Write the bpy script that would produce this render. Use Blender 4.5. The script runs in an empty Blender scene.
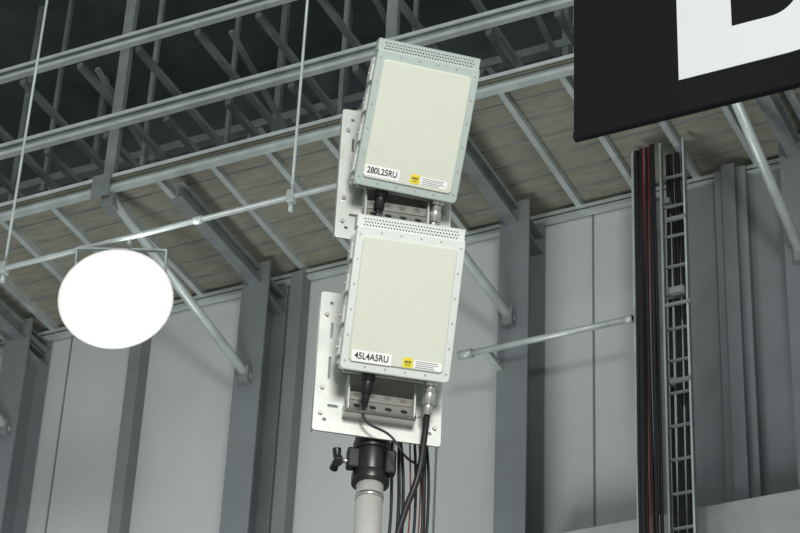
import bpy, math, random
from mathutils import Vector as V, Matrix, Euler
random.seed(4)
sc=bpy.context.scene
try:
    sc.view_settings.view_transform='Standard'
except Exception: pass

# ---------------------------------------------------------------- materials
def mat(name,col,rough=0.5,metal=0.0,noise=0.0,scale=8.0,bump=0.0,emit=None,stretch=None,coat=0.0,spec=None):
    m=bpy.data.materials.new(name); m.use_nodes=True
    nt=m.node_tree; b=nt.nodes['Principled BSDF']
    b.inputs['Base Color'].default_value=(*col,1); b.inputs['Roughness'].default_value=rough
    b.inputs['Metallic'].default_value=metal
    if spec is not None: b.inputs['Specular IOR Level'].default_value=spec
    if coat: b.inputs['Coat Weight'].default_value=coat; b.inputs['Coat Roughness'].default_value=.25
    if emit:
        b.inputs['Emission Color'].default_value=(*emit[0],1); b.inputs['Emission Strength'].default_value=emit[1]
    if noise or bump:
        tc=nt.nodes.new('ShaderNodeTexCoord'); mp=nt.nodes.new('ShaderNodeMapping')
        if stretch: mp.inputs['Scale'].default_value=stretch
        n=nt.nodes.new('ShaderNodeTexNoise'); n.inputs['Scale'].default_value=scale; n.inputs['Detail'].default_value=5
        nt.links.new(tc.outputs['Object'],mp.inputs['Vector']); nt.links.new(mp.outputs['Vector'],n.inputs['Vector'])
        r=nt.nodes.new('ShaderNodeValToRGB')
        r.color_ramp.elements[0].position=.3; r.color_ramp.elements[1].position=.7
        r.color_ramp.elements[0].color=(*[c*(1-noise) for c in col],1)
        r.color_ramp.elements[1].color=(*[min(1,c*(1+noise)) for c in col],1)
        nt.links.new(n.outputs['Fac'],r.inputs['Fac']); nt.links.new(r.outputs['Color'],b.inputs['Base Color'])
        if bump:
            bp=nt.nodes.new('ShaderNodeBump'); bp.inputs['Strength'].default_value=bump; bp.inputs['Distance'].default_value=.01
            nt.links.new(n.outputs['Fac'],bp.inputs['Height']); nt.links.new(bp.outputs['Normal'],b.inputs['Normal'])
    return m
M={}
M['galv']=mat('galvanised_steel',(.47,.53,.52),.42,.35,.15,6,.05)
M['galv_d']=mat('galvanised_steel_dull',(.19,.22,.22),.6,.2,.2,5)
M['tray']=mat('dark_tray_steel',(.10,.12,.12),.6,.2,.2,5)
M['deck']=mat('deck_panel',(.225,.225,.18),.8,0,.16,5,.15,stretch=(1,4,1))
M['wall']=mat('wall_panel',(.45,.485,.475),.6,0,.07,1.2,0,stretch=(1,1,.3))
M['col']=mat('painted_column',(.165,.187,.194),.5,0,.08,3)
M['stud']=mat('painted_stud',(.18,.197,.20),.55,0,.1,3)
M['wall_dk']=mat('wall_panel_dark',(.20,.225,.233),.55,0,.08,2)
M['concrete']=mat('concrete_girt',(.34,.36,.36),.8,0,.12,4,.2)
M['black']=mat('upper_wall_dark',(.062,.078,.079),.8,0,.3,2)  # colour darkened because world ambient would light the roof space
M['floor']=mat('concrete_floor',(.35,.35,.34),.5,0,.1,2)
M['radome']=mat('radome_cream',(.645,.672,.57),.5,0,.015,40,coat=.15)
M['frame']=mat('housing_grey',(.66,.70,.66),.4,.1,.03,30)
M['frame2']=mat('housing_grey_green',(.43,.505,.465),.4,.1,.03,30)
M['side']=mat('housing_side',(.62,.64,.60),.4,.1,.03,30)
M['plate']=mat('bracket_plate',(.58,.60,.56),.38,.5,.08,15,.03)
M['steel']=mat('stainless',(.62,.61,.58),.28,.9,.08,25)
M['pole']=mat('pole_aluminium',(.68,.67,.63),.38,.4,.12,14,.05,stretch=(1,1,.3))
M['blk']=mat('black_plastic',(.010,.010,.011),.35)
M['rub']=mat('black_rubber_cable',(.008,.008,.009),.45)
M['shade_fill']=mat('dark_shade_fill',(.05,.055,.05),.9)  # dark colour standing in for shade inside vents and under the units
M['red']=mat('red_cable',(.20,.02,.02),.5)
M['white']=mat('white_sticker',(.88,.88,.87),.5)
M['yellow']=mat('yellow_sticker',(.80,.66,.02),.5)
M['ink']=mat('label_ink',(.012,.012,.012),.6)
M['ban']=mat('banner_black',(.008,.009,.010),.7,0,.1,2,spec=.15)
M['banw']=mat('banner_white',(.83,.85,.87),.55)
M['lamp']=mat('lamp_diffuser',(.9,.9,.9),.4,emit=((1,.99,.96),22))  # glowing dome widened to the extent of the lamp's glare
M['halo']=mat('lamp_halo_enamel',(.70,.70,.67),.6,0)  # for the rim added so its falloff imitates the lamp's halo
M['lampbody']=mat('lamp_housing',(.75,.75,.70),.35,.2)

# ---------------------------------------------------------------- helpers
def empty(name,loc=(0,0,0),rot=(0,0,0)):
    e=bpy.data.objects.new(name,None); sc.collection.objects.link(e); e.location=loc; e.rotation_euler=rot
    e.empty_display_size=.1
    return e
def link(name,me,m,parent=None):
    o=bpy.data.objects.new(name,me); sc.collection.objects.link(o)
    if m: me.materials.clear(); me.materials.append(M[m])
    if parent: o.parent=parent
    return o
def boxes(name,lst,m,parent=None,bevel=0.0,seg=2):
    """lst: (cx,cy,cz,sx,sy,sz[,euler])"""
    vs=[];fs=[]
    for b in lst:
        c=V(b[:3]); s=b[3:6]; R=Euler(b[6]).to_matrix() if len(b)>6 else Matrix.Identity(3)
        i=len(vs)
        for x in(-.5,.5):
            for y in(-.5,.5):
                for z in(-.5,.5): vs.append(c+R@V((x*s[0],y*s[1],z*s[2])))
        for f in((0,1,3,2),(4,6,7,5),(0,4,5,1),(2,3,7,6),(0,2,6,4),(1,5,7,3)): fs.append([i+k for k in f])
    me=bpy.data.meshes.new(name); me.from_pydata(vs,[],fs); me.update()
    o=link(name,me,m,parent)
    if bevel:
        md=o.modifiers.new('bev','BEVEL'); md.width=bevel; md.segments=seg; md.limit_method='ANGLE'
    return o
def cyls(name,lst,m,parent=None,n=20,bevel=0):
    """lst: (p0,p1,r0[,r1])"""
    vs=[];fs=[]
    for c in lst:
        a,b=V(c[0]),V(c[1]); r0=c[2]; r1=c[3] if len(c)>3 else r0
        q=(b-a).to_track_quat('Z','Y'); i=len(vs)
        for k in range(n):
            t=2*math.pi*k/n; d=V((math.cos(t),math.sin(t),0))
            vs.append(a+q@(d*r0)); vs.append(b+q@(d*r1))
        for k in range(n):
            j=(k+1)%n; fs.append([i+2*k,i+2*j,i+2*j+1,i+2*k+1])
        fs.append([i+2*k for k in range(n)][::-1]); fs.append([i+2*k+1 for k in range(n)])
    me=bpy.data.meshes.new(name); me.from_pydata(vs,[],fs); me.update()
    for p in me.polygons: p.use_smooth=len(p.vertices)==4
    o=link(name,me,m,parent)
    if bevel:
        md=o.modifiers.new('bev','BEVEL'); md.width=bevel; md.segments=2; md.limit_method='ANGLE'; md.angle_limit=1
    return o
def lathe(name,prof,m,parent,loc=(0,0,0),n=48,sx=1):
    """profile (r,y) revolved about local Y"""
    vs=[];fs=[]
    for (r,y) in prof:
        for k in range(n):
            t=2*math.pi*k/n; vs.append((sx*r*math.cos(t),y,r*math.sin(t)))
    for i in range(len(prof)-1):
        for k in range(n):
            j=(k+1)%n; fs.append([i*n+k,(i+1)*n+k,(i+1)*n+j,i*n+j])
    me=bpy.data.meshes.new(name); me.from_pydata(vs,[],fs); me.update()
    for p in me.polygons:p.use_smooth=True
    o=link(name,me,m,parent); o.location=loc
    return o
def cmesh(name,cu,m,parent,loc=(0,0,0),rot=(0,0,0)):
    t=bpy.data.objects.new('tmp',cu); sc.collection.objects.link(t)
    bpy.context.view_layer.update()
    dg=bpy.context.evaluated_depsgraph_get()
    me=bpy.data.meshes.new_from_object(t.evaluated_get(dg)); me.name=name
    bpy.data.objects.remove(t)
    o=link(name,me,m,parent); o.location=loc; o.rotation_euler=rot
    return o
def tube(name,pts,r,m,parent=None,res=8):
    cu=bpy.data.curves.new('c','CURVE'); cu.dimensions='3D'; cu.bevel_depth=r; cu.bevel_resolution=3; cu.use_fill_caps=True; cu.resolution_u=res
    s=cu.splines.new('BEZIER'); s.bezier_points.add(len(pts)-1)
    for p,q in zip(s.bezier_points,pts): p.co=q; p.handle_left_type=p.handle_right_type='AUTO'
    o=cmesh(name,cu,m,parent)
    for p in o.data.polygons:p.use_smooth=True
    return o
def rrect(w,h,r,cx=0,cy=0,n=5):
    o=[]
    r=min(r,w/2-1e-5,h/2-1e-5)
    for (sx,sy,a0) in((1,1,0),(-1,1,90),(-1,-1,180),(1,-1,270)):
        for k in range(n+1):
            a=math.radians(a0+90*k/n); o.append((cx+sx*(w/2-r)+r*math.cos(a),cy+sy*(h/2-r)+r*math.sin(a)))
    return o
def sheet(name,outline,holes,t,m,parent,loc=(0,0,0),rot=(math.pi/2,0,0),bev=0):
    """2-D outline with holes, thickness t; default stands in local XZ plane, front towards -Y"""
    cu=bpy.data.curves.new('c','CURVE'); cu.dimensions='2D'; cu.fill_mode='BOTH'; cu.extrude=t/2; cu.bevel_depth=bev
    for pts in [outline]+holes:
        s=cu.splines.new('POLY'); s.points.add(len(pts)-1); s.use_cyclic_u=True
        for p,q in zip(s.points,pts): p.co=(q[0],q[1],0,1)
    return cmesh(name,cu,m,parent,loc,rot)
def text(name,body,size,m,parent,loc,rot=(math.pi/2,0,0),ax='CENTER',bold=0,width=None):
    cu=bpy.data.curves.new('t','FONT'); cu.body=body; cu.size=size; cu.align_x=ax; cu.align_y='CENTER'; cu.extrude=.0003; cu.offset=bold
    o=cmesh(name,cu,m,parent,loc,rot)
    if width:
        xs=[v.co.x for v in o.data.vertices]; o.scale=(width/(max(xs)-min(xs)),1,1)
    return o
def circ(cx,cy,r,n=20): return [(cx+r*math.cos(2*math.pi*k/n),cy+r*math.sin(2*math.pi*k/n)) for k in range(n)]
def bar(p,q,w,h):
    """box tuple running from p to q (local Y along the bar)"""
    p,q=V(p),V(q); d=q-p; e=d.to_track_quat('Y','Z').to_euler(); c=(p+q)/2
    return (c.x,c.y,c.z,w,d.length,h,e)

# ---------------------------------------------------------------- camera
Z=V((.0406,.8276,-.5599)).normalized();X=V((.9026,.2101,.3758));X=(X-Z*X.dot(Z)).normalized();Y=Z.cross(X)
cam=bpy.data.cameras.new('camera'); co=bpy.data.objects.new('camera',cam); sc.collection.objects.link(co)
R=Matrix(((X.x,X.y,X.z),(Y.x,Y.y,Y.z),(Z.x,Z.y,Z.z)))
co.matrix_world=Matrix.Translation((0,0,1.6))@R.to_4x4()
cam.lens=2415*36/800; cam.sensor_width=36; cam.clip_end=200
sc.camera=co

# ---------------------------------------------------------------- room shell
boxes('floor',[(-4,6,-.1,34,26,.2)],'floor')
boxes('wall_back',[(-6,14.1,6.15,26,.2,12.3)],'wall')
boxes('wall_upper',[(-6,18.1,15.2,26,.2,5.8)],'black')
boxes('ceiling',[(-6,15.2,18.15,26,6,.1)],'black')
st=empty('trim_1')
boxes('studs',[(x,13.93,6.15,.11,.14,12.3) for x in(-11.55,-9.42,-7.97,-5.05,)],'stud',st,.005)
boxes('seams',[(x,13.995,6.15,.012,.012,12.3) for x in(-10.15,-7.1,-6.75,-5.5)],'stud',st)
boxes('ribbed_panel',[(-3.3,13.97,6.15,2.9,.06,12.3)]+[(x,13.92,6.15,.07,.12,12.3) for x in(-4.45,-4.28,-3.75,-3.6)],'wall_dk',st)
boxes('dark_studs',[(x,13.9,6.15,.1,.2,12.3) for x in(-4.36,-3.68)],'col',st)
def column(x,i):
    e=empty('steel_column')
    boxes('flange_front',[(x,13.66,6.15,.24,.018,12.3)],'col',e)
    boxes('flange_rear',[(x,13.97,6.15,.24,.018,12.3)],'col',e)
    boxes('web',[(x,13.815,6.15,.014,.29,12.3)],'col',e)
    boxes('gusset',[(x,13.815,z,.23,.29,.012) for z in(12.0,12.15)],'col',e)
for i,x in enumerate((-10.45,-8.22,-6.0,-3.80)): column(x,i)
boxes('trim_2',[(-4.35,13.78,8.97,2.9,.4,.8)],'concrete',None,.01)

# ---------------------------------------------------------------- catwalk / mezzanine
cw=empty('catwalk')
L0,L1=-14.5,-1.5; mid=(L0+L1)/2; LL=L1-L0
boxes('deck',[(mid,13.2,12.42,LL,1.7,.05)],'deck',cw)
ribs=[]; x=-8.42-.472*12
while x<L1: ribs.append(x); x+=.472
boxes('deck_ribs',[(x,13.2,12.365,.045,1.62,.06) for x in ribs],'galv',cw)
boxes('deck_laps',[(mid,y,12.392,LL,.010,.008) for y in(12.62,12.85,13.08,13.31,13.54,13.77)],'galv_d',cw)
def channel(x0,x1,y,z,h,d,t=.008):
    c=(x0+x1)/2;l=x1-x0
    return[(c,y+d/2,z,l,t,h),(c,y,z+h/2,l,d,t),(c,y,z-h/2,l,d,t),(c,y-d/2,z+h/2-.012,l,t,.03),(c,y-d/2,z-h/2+.012,l,t,.03)]
boxes('edge_channel',channel(L0,L1,12.35,12.36,.13,.06),'galv',cw)
boxes('wall_ledger',channel(L0,L1,13.95,12.3,.07,.05),'galv',cw)
boxes('rail_mid',channel(L0,L1,12.35,12.98,.11,.05),'galv',cw)
boxes('rail_top',channel(L0,L1,12.35,13.78,.10,.05),'galv',cw)
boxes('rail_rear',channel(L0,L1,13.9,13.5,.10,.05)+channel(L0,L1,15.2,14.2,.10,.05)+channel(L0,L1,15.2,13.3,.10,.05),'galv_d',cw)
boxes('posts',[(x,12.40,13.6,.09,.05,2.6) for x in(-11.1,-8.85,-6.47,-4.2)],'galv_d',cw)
boxes('post_plates',[(x,12.3,12.33,.16,.02,.2) for x in(-11.1,-8.85,-6.47,-4.2)],'galv_d',cw,.003)
for x in(-10.42,-8.22,-6.02,-3.80):
    lat=-.60 if x<-5 else -.2
    a=V((x+lat,12.4,12.28)); b=V((x,13.62,11.26))
    d=(b-a)
    cyls('knee_brace',[(a,b+d*.03,.038)],'galv',cw)
    boxes('bearer',[(x,13.2,12.24,.10,1.6,.012),(x,13.2,12.11,.10,1.6,.012),(x,13.2,12.175,.012,1.6,.13)],'galv_d',cw)
    boxes('brace_foot',[(x,13.62,11.24,.08,.07,.14)],'galv_d',cw,.004)
    boxes('brace_head',[(x+lat,12.42,12.24,.10,.14,.12)],'galv_d',cw,.004)

# ---------------------------------------------------------------- overhead cable trays and roof lattice behind the rails
tr=empty('overhead_cable_trays')
jo=[]
x=-14
while x<-1.6:
    jo.append((x,14.7,13.05,.05,4.3,.05)); jo.append((x+.2,14.7,13.86,.05,4.3,.05)); x+=.55
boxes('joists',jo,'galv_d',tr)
lad=[]
for (y,z) in((13.0,12.75),(13.7,13.25),(14.6,13.0),(16.0,14.3),(16.8,15.2)):
    for s in(-.17,.17): lad.append((mid,y+s,z,LL,.02,.08))
    x=L0+.1
    while x<L1: lad.append((x,y,z,.03,.34,.02)); x+=.3
boxes('tray_ladders',lad,'tray',tr)
boxes('hangers',[(x,y,15.2,.04,.04,5.6) for x in(-11.6,-9.6,-7.7,-5.6) for y in(13.9,15.2)],'galv_d',tr)
for j in range(6):
    tube('tray_cable',[(L0+LL*i/8,13+.05*j-.12+random.uniform(-.02,.02),12.78+random.uniform(0,.03)) for i in range(9)],.013,'rub',tr,4)
rt=empty('roof_truss')
lt=[];ch=[]
for (y,z0,z1) in((15.9,14.7,15.7),(17.2,14.0,15.2)):
    ch+=[(mid,y,z0,LL,.09,.09),(mid,y,z1,LL,.09,.09)]
    x=L0;k=0
    while x<L1-.6:
        lt.append(bar((x,y,z0 if k%2 else z1),(x+.6,y,z1 if k%2 else z0),.05,.05)); x+=.6;k+=1
for x in(-11.9,-10.2,-8.9,-7.6,-6.4,-5.2):
    lt.append(bar((x,13.0,13.1),(x+.1,15.6,14.7),.05,.05)); lt.append(bar((x+.5,13.2,14.4),(x+.55,15.9,13.5),.04,.04))
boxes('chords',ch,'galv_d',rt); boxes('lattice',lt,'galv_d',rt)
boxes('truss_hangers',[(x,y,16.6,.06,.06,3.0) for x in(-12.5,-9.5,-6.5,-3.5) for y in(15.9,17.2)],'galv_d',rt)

# ---------------------------------------------------------------- suspended conduit + floodlight
cd=empty('suspended_conduit')
PZ=10.69
cyls('pipe',[((-11.4,11,PZ),(-5.9,11,PZ),.019)],'galv',cd)
cyls('couplings',[((x-.03,11,PZ),(x+.03,11,PZ),.027) for x in(-8.0,-7.1,-6.41,-9.3)],'galv',cd)
cyls('hanger_rods',[((x,11,PZ-.05),(x,11,18.1),.010) for x in(-8.62,-6.41)],'galv',cd,10)
boxes('rod_clamps',[(x,11,PZ,.05,.06,.09) for x in(-8.62,-6.41)],'galv',cd,.004)
cyls('rod_nuts',[((x,11,PZ-.11),(x,11,PZ-.04),.018) for x in(-8.62,-6.41)],'galv',cd,6)
lm=empty('hanging_floodlight',(-7.69,11.0,10.24),(math.radians(14),0,math.radians(24)))
SX=1.10
# rim added as halo behind a glare-sized dome; cooling can and yoke above
lathe('halo_shade',[(.05,.22),(.14,.21),(.19,.17),(.25,.12),(.29,.095),(.345,.07),(.35,.06),(.345,.056),(.29,.065),(.25,.075),(.18,.09),(.0,.10)],'halo',lm,sx=SX)
lathe('lens',[(0,-.11),(.06,-.105),(.12,-.085),(.17,-.055),(.215,-.015),(.245,.035),(.25,.07)],'lamp',lm,sx=SX)
lathe('driver_can',[(0,.40),(.10,.40),(.13,.38),(.13,.20)],'lampbody',lm)
fins=[]
for i in range(16):
    a=2*math.pi*i/16; fins.append((.18*math.cos(a),.27,.18*math.sin(a),.14,.14,.008,(0,-a,0)))
boxes('cooling_fins',fins,'lampbody',lm)
boxes('yoke',[(-.30,.16,.18,.012,.05,.40),(.30,.16,.18,.012,.05,.40),(0,.16,.38,.612,.05,.012)],'galv',lm,.002)
cyls('yoke_bolts',[((-.315,.16,0),(-.11,.16,0),.022),((.11,.16,0),(.315,.16,0),.022)],'galv',lm,8)
cyls('hook',[((.05,.16,.38),(.05,.10,.45),.02)],'galv',lm)

# ---------------------------------------------------------------- conduit pipe and cable ladder on the wall
hp=empty('electrical_conduit')
cyls('pipe',[((-6.28,13.4,10.85),(-4.97,13.4,10.85),.024)],'galv',hp)
cyls('pipe_ends',[((-6.31,13.4,10.85),(-6.2,13.4,10.85),.034),((-5.03,13.4,10.85),(-4.97,13.4,10.85),.030)],'galv',hp)
boxes('clamps',[(x,13.53,10.85,.05,.26,.05) for x in(-6.1,)],'galv',hp)
cl=empty('cable_ladder')
boxes('stringers',[(-4.73,13.4,6.15,.012,.05,12.3),(-4.555,13.4,6.15,.012,.05,12.3)],'galv_d',cl)
boxes('stringer_lips',[(-4.73,13.372,6.15,.014,.004,12.3),(-4.555,13.372,6.15,.014,.004,12.3)],'galv',cl)
boxes('rungs',[(-4.64,13.41,.3+.26*i,.18,.02,.014) for i in range(46)],'galv_d',cl)
boxes('side_strut',[(-4.955,13.42,6.15,.022,.03,12.3)],'galv',cl)
boxes('brackets',[(-4.62,13.37,z,.14,.02,.03) for z in(10.25,11.6)]+[(-4.7,13.6,z,.04,.40,.04) for z in(10.28,11.0,11.8)],'galv_d',cl)
boxes('junction_box',[(-4.62,13.35,10.97,.11,.05,.05),(-4.62,13.36,10.87,.20,.03,.02)],'galv_d',cl,.006)
for j in range(5):
    tube('cable_inner',[(-4.71+.03*j+random.uniform(-.01,.01),13.47,12.25-i*1.5) for i in range(9)],.014,'rub',cl,4)
vb=empty('vertical_cable_bundle')
for j in range(9):
    xx=-4.91+.018*j
    tube('cable',[(xx+random.uniform(-.006,.006),13.33+random.uniform(-.03,.02),12.25-i*1.5) for i in range(9)],.013 if j not in(4,6) else .006,'red' if j in(4,6) else 'rub',vb,4)

# ---------------------------------------------------------------- banner
bn=empty('hanging_banner')
boxes('cloth',[(-1.03,7.012,8.32,3.6,.02,2.0)],'ban',bn)
boxes('hem',[(-1.03,7.004,7.335,3.6,.03,.03)],'ban',bn,.004)
def dshape(x0,z0,w,h,r):
    o=[(x0,z0),(x0+w-r,z0)]
    for k in range(1,12):
        a=math.radians(-90+90*k/12); o.append((x0+w-r+r*math.cos(a),z0+r+r*math.sin(a)))
    o.append((x0+w,z0+r)); o.append((x0+w,z0+h-r))
    for k in range(1,12):
        a=math.radians(90*k/12); o.append((x0+w-r+r*math.cos(a),z0+h-r+r*math.sin(a)))
    o+=[(x0+w-r,z0+h),(x0,z0+h)]
    return o
sheet('letter_d',dshape(0,0,.74,1.05,.30),[dshape(.222,.2,.275,.65,.12)],.004,'banw',bn,(-2.39,6.998,7.48))

# ---------------------------------------------------------------- radio units
CY=.036
def unit(loc,tau,roll,alpha,fr,label,labpos,conns,side=1):
    e=empty('radio_unit',loc,(math.radians(tau),math.radians(roll),math.radians(alpha)))
    W,H,D=.285,.375,.10
    boxes('housing',[(0,.062,0,W-.012,.085,H-.012)],'side',e,.006)
    sheet('front_frame',rrect(W,H,.010),[],.016,fr,e,(0,.010,0),bev=.003)
    sheet('radome',rrect(W-.040,H-.050,.008),[],.012,'radome',e,(0,.004,-.002),bev=.0035)
    sc_=[]
    for i in range(6):
        z=-H/2+.02+i*(H-.04)/5
        for s in(-1,1): sc_.append(((s*(W/2-.008),.003,z),(s*(W/2-.008),-.002,z),.003))
    for i in range(1,5):
        x=-W/2+.01+i*(W-.02)/5
        for s in(-1,1): sc_.append(((x,.003,s*(H/2-.010)),(x,-.002,s*(H/2-.010)),.003))
    cyls('frame_screws',sc_,'steel',e,8)
    # perforated sun-shield strip above the cover
    hz=H/2+.018
    holes=[]
    for r in range(3):
        for c in range(32):
            holes.append(circ(-W/2+.018+c*.0080+(r%2)*.0040,hz-.008+r*.0082,.0022,6))
    sheet('perforated_top',rrect(W+.004,.036,.003,0,hz),holes,.002,fr,e,(0,.024,0),rot=(math.radians(90),0,0))
    boxes('vent_shade_block',[(0,.075,H/2+.012,W-.02,.05,.034)],'shade_fill',e)  # solid block, shade behind the perforations put into its colour
    boxes('shield_side',[(s*W/2,.05,H/2+.017,.003,.05,.034) for s in(-1,1)]+[(0,.05,H/2+.0355,W+.004,.055,.002)],fr,e)
    boxes('top_lip',[(0,.012,H/2+.001,W+.004,.02,.004)],fr,e,.001)
    boxes('side_fins',[(s*(W/2-.001),.05+.012*i,0,.010,.004,H-.03) for i in range(5) for s in(-1,1)],'side',e)
    boxes('side_latches',[(s*(W/2+.003),.055,z,.012,.05,.045) for z in(-.13,-.045,.04,.125) for s in(-1,1)],'side',e,.003)
    cyls('latch_screws',[((s*(W/2+.008),.055,z),(s*(W/2+.012),.055,z),.006) for z in(-.13,-.045,.04,.125) for s in(-1,1)],'steel',e,8)
    boxes('rear_heatsink',[(-.12+.02*i,.115,0,.004,.03,H-.06) for i in range(13)],'side',e)
    boxes('bottom_shade_slab',[(0,.062,-H/2+.004,W-.04,.06,.006)],'shade_fill',e)  # solid slab, underside shade put into its dark colour
    boxes('bottom_plate',[(0,.062,-H/2-.001,W-.03,.012,.008)],'steel',e,.002)
    lx,lz,lw=labpos
    boxes('label',[(lx,-.0055,lz,lw,.001,.030)],'white',e)
    text('label_text',label,.024,'ink',e,(lx,-.0066,lz),bold=.0004,width=lw*.86)
    yx=lx+lw/2+.044
    boxes('caution_label',[(yx,-.0055,lz,.026,.001,.026)],'yellow',e)
    boxes('caution_marks',[(yx-.006+.006*i,-.0063,lz+.002,.004,.0006,.006) for i in range(3)]+[(yx,-.0063,lz-.006,.014,.0006,.0015)],'ink',e)
    boxes('spec_label',[(yx+.053,-.0055,lz-.001,.074,.001,.022)],'white',e)
    sp=[]
    for i in range(4):
        xx=yx+.021; z=lz+.006-.005*i; end=xx+random.uniform(.045,.062)
        while xx<end:
            w=random.uniform(.002,.006); sp.append((xx+w/2,-.0062,z,w,.0004,.0018)); xx+=w+.0012
    boxes('spec_print',sp,'ink',e)
    xa,xb=conns
    zb=-H/2
    cyls('connector_a',[((xa,CY,zb+.004),(xa,CY,zb-.02),.018),((xa,CY,zb-.02),(xa,CY,zb-.055),.015),((xa,CY,zb-.055),(xa,CY,zb-.09),.011,.007)],'blk',e,20,.001)
    cyls('connector_b',[((xb,CY,zb+.004),(xb,CY,zb-.012),.019),((xb,CY,zb-.012),(xb,CY,zb-.03),.014),((xb,CY,zb-.03),(xb,CY,zb-.06),.0175),((xb,CY,zb-.06),(xb,CY,zb-.088),.0135)],'steel',e,16,.001)
    return e
UL=(-2.381,4.707,5.047); UU=(-2.3755,4.7297,5.645)
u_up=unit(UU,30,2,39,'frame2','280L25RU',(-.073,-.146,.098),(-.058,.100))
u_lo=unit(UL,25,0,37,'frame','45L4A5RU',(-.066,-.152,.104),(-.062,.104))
bpy.context.view_layer.update()

# ---------------------------------------------------------------- mounting brackets
A=math.radians(37)
def slot(cx,cz,w,h): return rrect(w,h,min(w,h)/2-.0001,cx,cz,4)
def bracket(loc,w,h,u,tau):
    e=empty('mounting_bracket',loc,(0,0,A))
    hs=[]
    for s in(-1,1):
        hs+= [slot(s*(w/2-.035),h*.22,.008,.05),slot(s*(w/2-.035),-h*.05,.008,.07),slot(s*(w/2-.05),-h*.32,.03,.010),
              circ(s*(w/2-.03),-h*.42,.006,12),circ(s*(w/2-.03),h*.42,.006,12)]
    sheet('back_plate',rrect(w,h,.008),hs,.005,'plate',e,bev=.0008)
    boxes('edge_returns',[(s*(w/2-.002),.014,0,.004,.03,h-.02) for s in(-1,1)],'plate',e)
    bl=[((s*(w/2-.018),0,z),(s*(w/2-.018),-.010,z),.0065) for s in(-1,1) for z in(h*.33,-h*.2,-h*.38)]
    cyls('bolts',bl,'steel',e,6)
    boxes('tilt_arms',[(s*.088,-.030,-h*.27,.006,.055,.10) for s in(-1,1)]+[(s*.105,-.08,h*.10,.006,.16,.07) for s in(-1,1)],'plate',e,.002)
    sheet('perforated_strap',rrect(.19,.05,.006),[circ(-.063+.042*i,0,.010,18) for i in range(4)],.004,'steel',e,(.0,-.038,-h*.345),rot=(math.radians(62),0,0))
    boxes('strap_base',[(0,-.02,-h*.39,.19,.04,.005)],'steel',e,.001)
    boxes('strap_top',[(0,-.035,-h*.275,.17,.03,.004,(math.radians(-25),0,0))],'steel',e,.001)
    boxes('pole_clamps',[(s*.045,.058,z,.010,.10,.04) for s in(-1,1) for z in(-h*.3,h*.3)]+[(0,.105,z,.10,.01,.04) for z in(-h*.3,h*.3)],'steel',e,.002)
    return e
bracket((-2.517,4.857,4.967),.341,.430,u_lo,25)
bracket((-2.517+.012,4.857+.009,5.587),.322,.442,u_up,30)

# ---------------------------------------------------------------- mast
ms=empty('mast_pole',(-2.553,4.905,0),(0,0,A))
cyls('tube',[((0,0,.35),(0,0,5.85),.036)],'pole',ms,32)
cyls('seam_ring',[((0,0,4.60),(0,0,4.612),.0375)],'steel',ms,32)
cyls('collar',[((0,0,4.655),(0,0,4.79),.046),((0,0,4.645),(0,0,4.675),.050),((0,0,4.74),(0,0,4.77),.050)],'blk',ms,28,.003)
boxes('collar_lug',[(-.05,-.01,4.71,.035,.03,.06),(.045,-.03,4.70,.03,.03,.07)],'blk',ms,.006)
cyls('knob_shaft',[((-.05,-.012,4.70),(-.085,-.012,4.70),.007)],'steel',ms,10)
kn=[((-.080,-.012,4.70),(-.10,-.012,4.70),.014)]
for k in range(3):
    a=math.radians(100+120*k); kn.append(((-.092,-.012,4.70),(-.096,-.012+.032*math.cos(a),4.70+.032*math.sin(a)),.009,.012))
cyls('knob',kn,'blk',ms,12,.002)
cyls('tripod_legs',[((0,0,1.1),(.9*math.cos(t),.9*math.sin(t),.03),.02) for t in(.5,.5+2.094,.5+4.189)],'pole',ms)
cyls('tripod_hub',[((0,0,.35),(0,0,.5),.05),((0,0,1.03),(0,0,1.16),.055)],'blk',ms)
cyls('tripod_feet',[((.9*math.cos(t),.9*math.sin(t),0),(.9*math.cos(t),.9*math.sin(t),.04),.035) for t in(.5,.5+2.094,.5+4.189)],'blk',ms)

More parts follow.
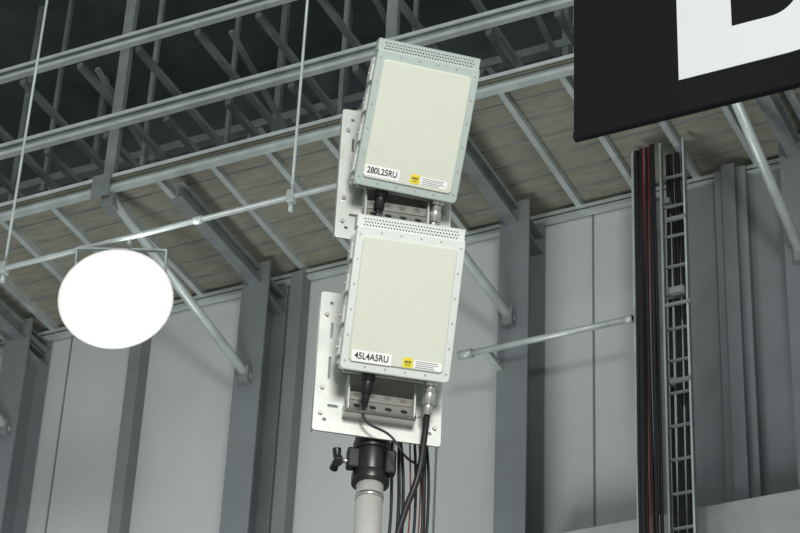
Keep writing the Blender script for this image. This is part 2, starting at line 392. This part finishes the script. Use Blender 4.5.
# cables in world space
cb=empty('mast_cables')
MI=Matrix.Translation((-2.553,4.905,0))@Matrix.Rotation(A,4,'Z')
def L(s,b,z): return MI@V((s,b,z))
ulm=u_lo.matrix_world; uum=u_up.matrix_world
p=ulm@V((.104,CY,-.1875-.083)); d=ulm.to_3x3()@V((0,0,-1))
tube('feeder_thick',[p,p+d*.05,L(.115,-.06,4.66),L(.085,-.05,4.55),L(.06,-.045,4.42),L(.045,-.03,4.0),L(.04,0,2.5),L(.04,.02,.4)],.0085,'rub',cb)
p=ulm@V((-.062,CY,-.1875-.085))
tube('feeder_thin',[p,p+d*.03,L(.03,-.11,4.735),L(.07,-.10,4.69),L(.12,-.04,4.69),L(.145,.02,4.62),L(.14,.03,4.4),L(.12,.02,2.0)],.0035,'rub',cb)
p=uum@V((.100,CY,-.1875-.083)); d=uum.to_3x3()@V((0,0,-1))
tube('feeder_upper',[p,p+d*.02,L(.115,-.06,5.28),L(.13,.03,5.18),L(.15,.05,4.8),L(.155,.05,4.5),L(.14,.04,2.0)],.006,'rub',cb)
p=uum@V((-.058,CY,-.1875-.085))
tube('feeder_upper_thin',[p,p+d*.02,L(.0,-.04,5.3),L(.03,.06,5.1),L(.09,.06,4.8),L(.10,.05,4.5),L(.10,.04,2.0)],.0045,'rub',cb)
for j,(s,r,m) in enumerate(((.062,.004,'rub'),(.082,.005,'rub'),(.112,.0022,'red'),(.126,.004,'rub'),(.138,.002,'red'),(.160,.004,'rub'))):
    tube('drop_cable',[L(s*.6+.03,.05,5.0),L(s,.05,4.78),L(s+.004,.04,4.6),L(s-.004,.04,4.4),L(s,.03,3.0),L(s,.02,.5)],r,m,cb)

# ---------------------------------------------------------------- lights
w=bpy.data.worlds.new('world'); sc.world=w; w.use_nodes=True
w.node_tree.nodes['Background'].inputs[0].default_value=(.84,.90,.90,1); w.node_tree.nodes['Background'].inputs[1].default_value=.48
def area(name,loc,target,size,power,col=(1,1,1)):
    l=bpy.data.lights.new(name,'AREA'); l.size=size; l.energy=power; l.color=col
    o=bpy.data.objects.new(name,l); sc.collection.objects.link(o); o.location=loc
    o.rotation_euler=(V(target)-V(loc)).to_track_quat('-Z','Y').to_euler()
area('hall_light',(4.0,-5,7),(-3,5,5),3,1250,(1,.99,.96))
area('wall_fill_light',(-7.2,8.5,3),(-8,14,10.0),3,400,(1,1,.98))  # added unseen fill, aimed up at the wall and deck underside
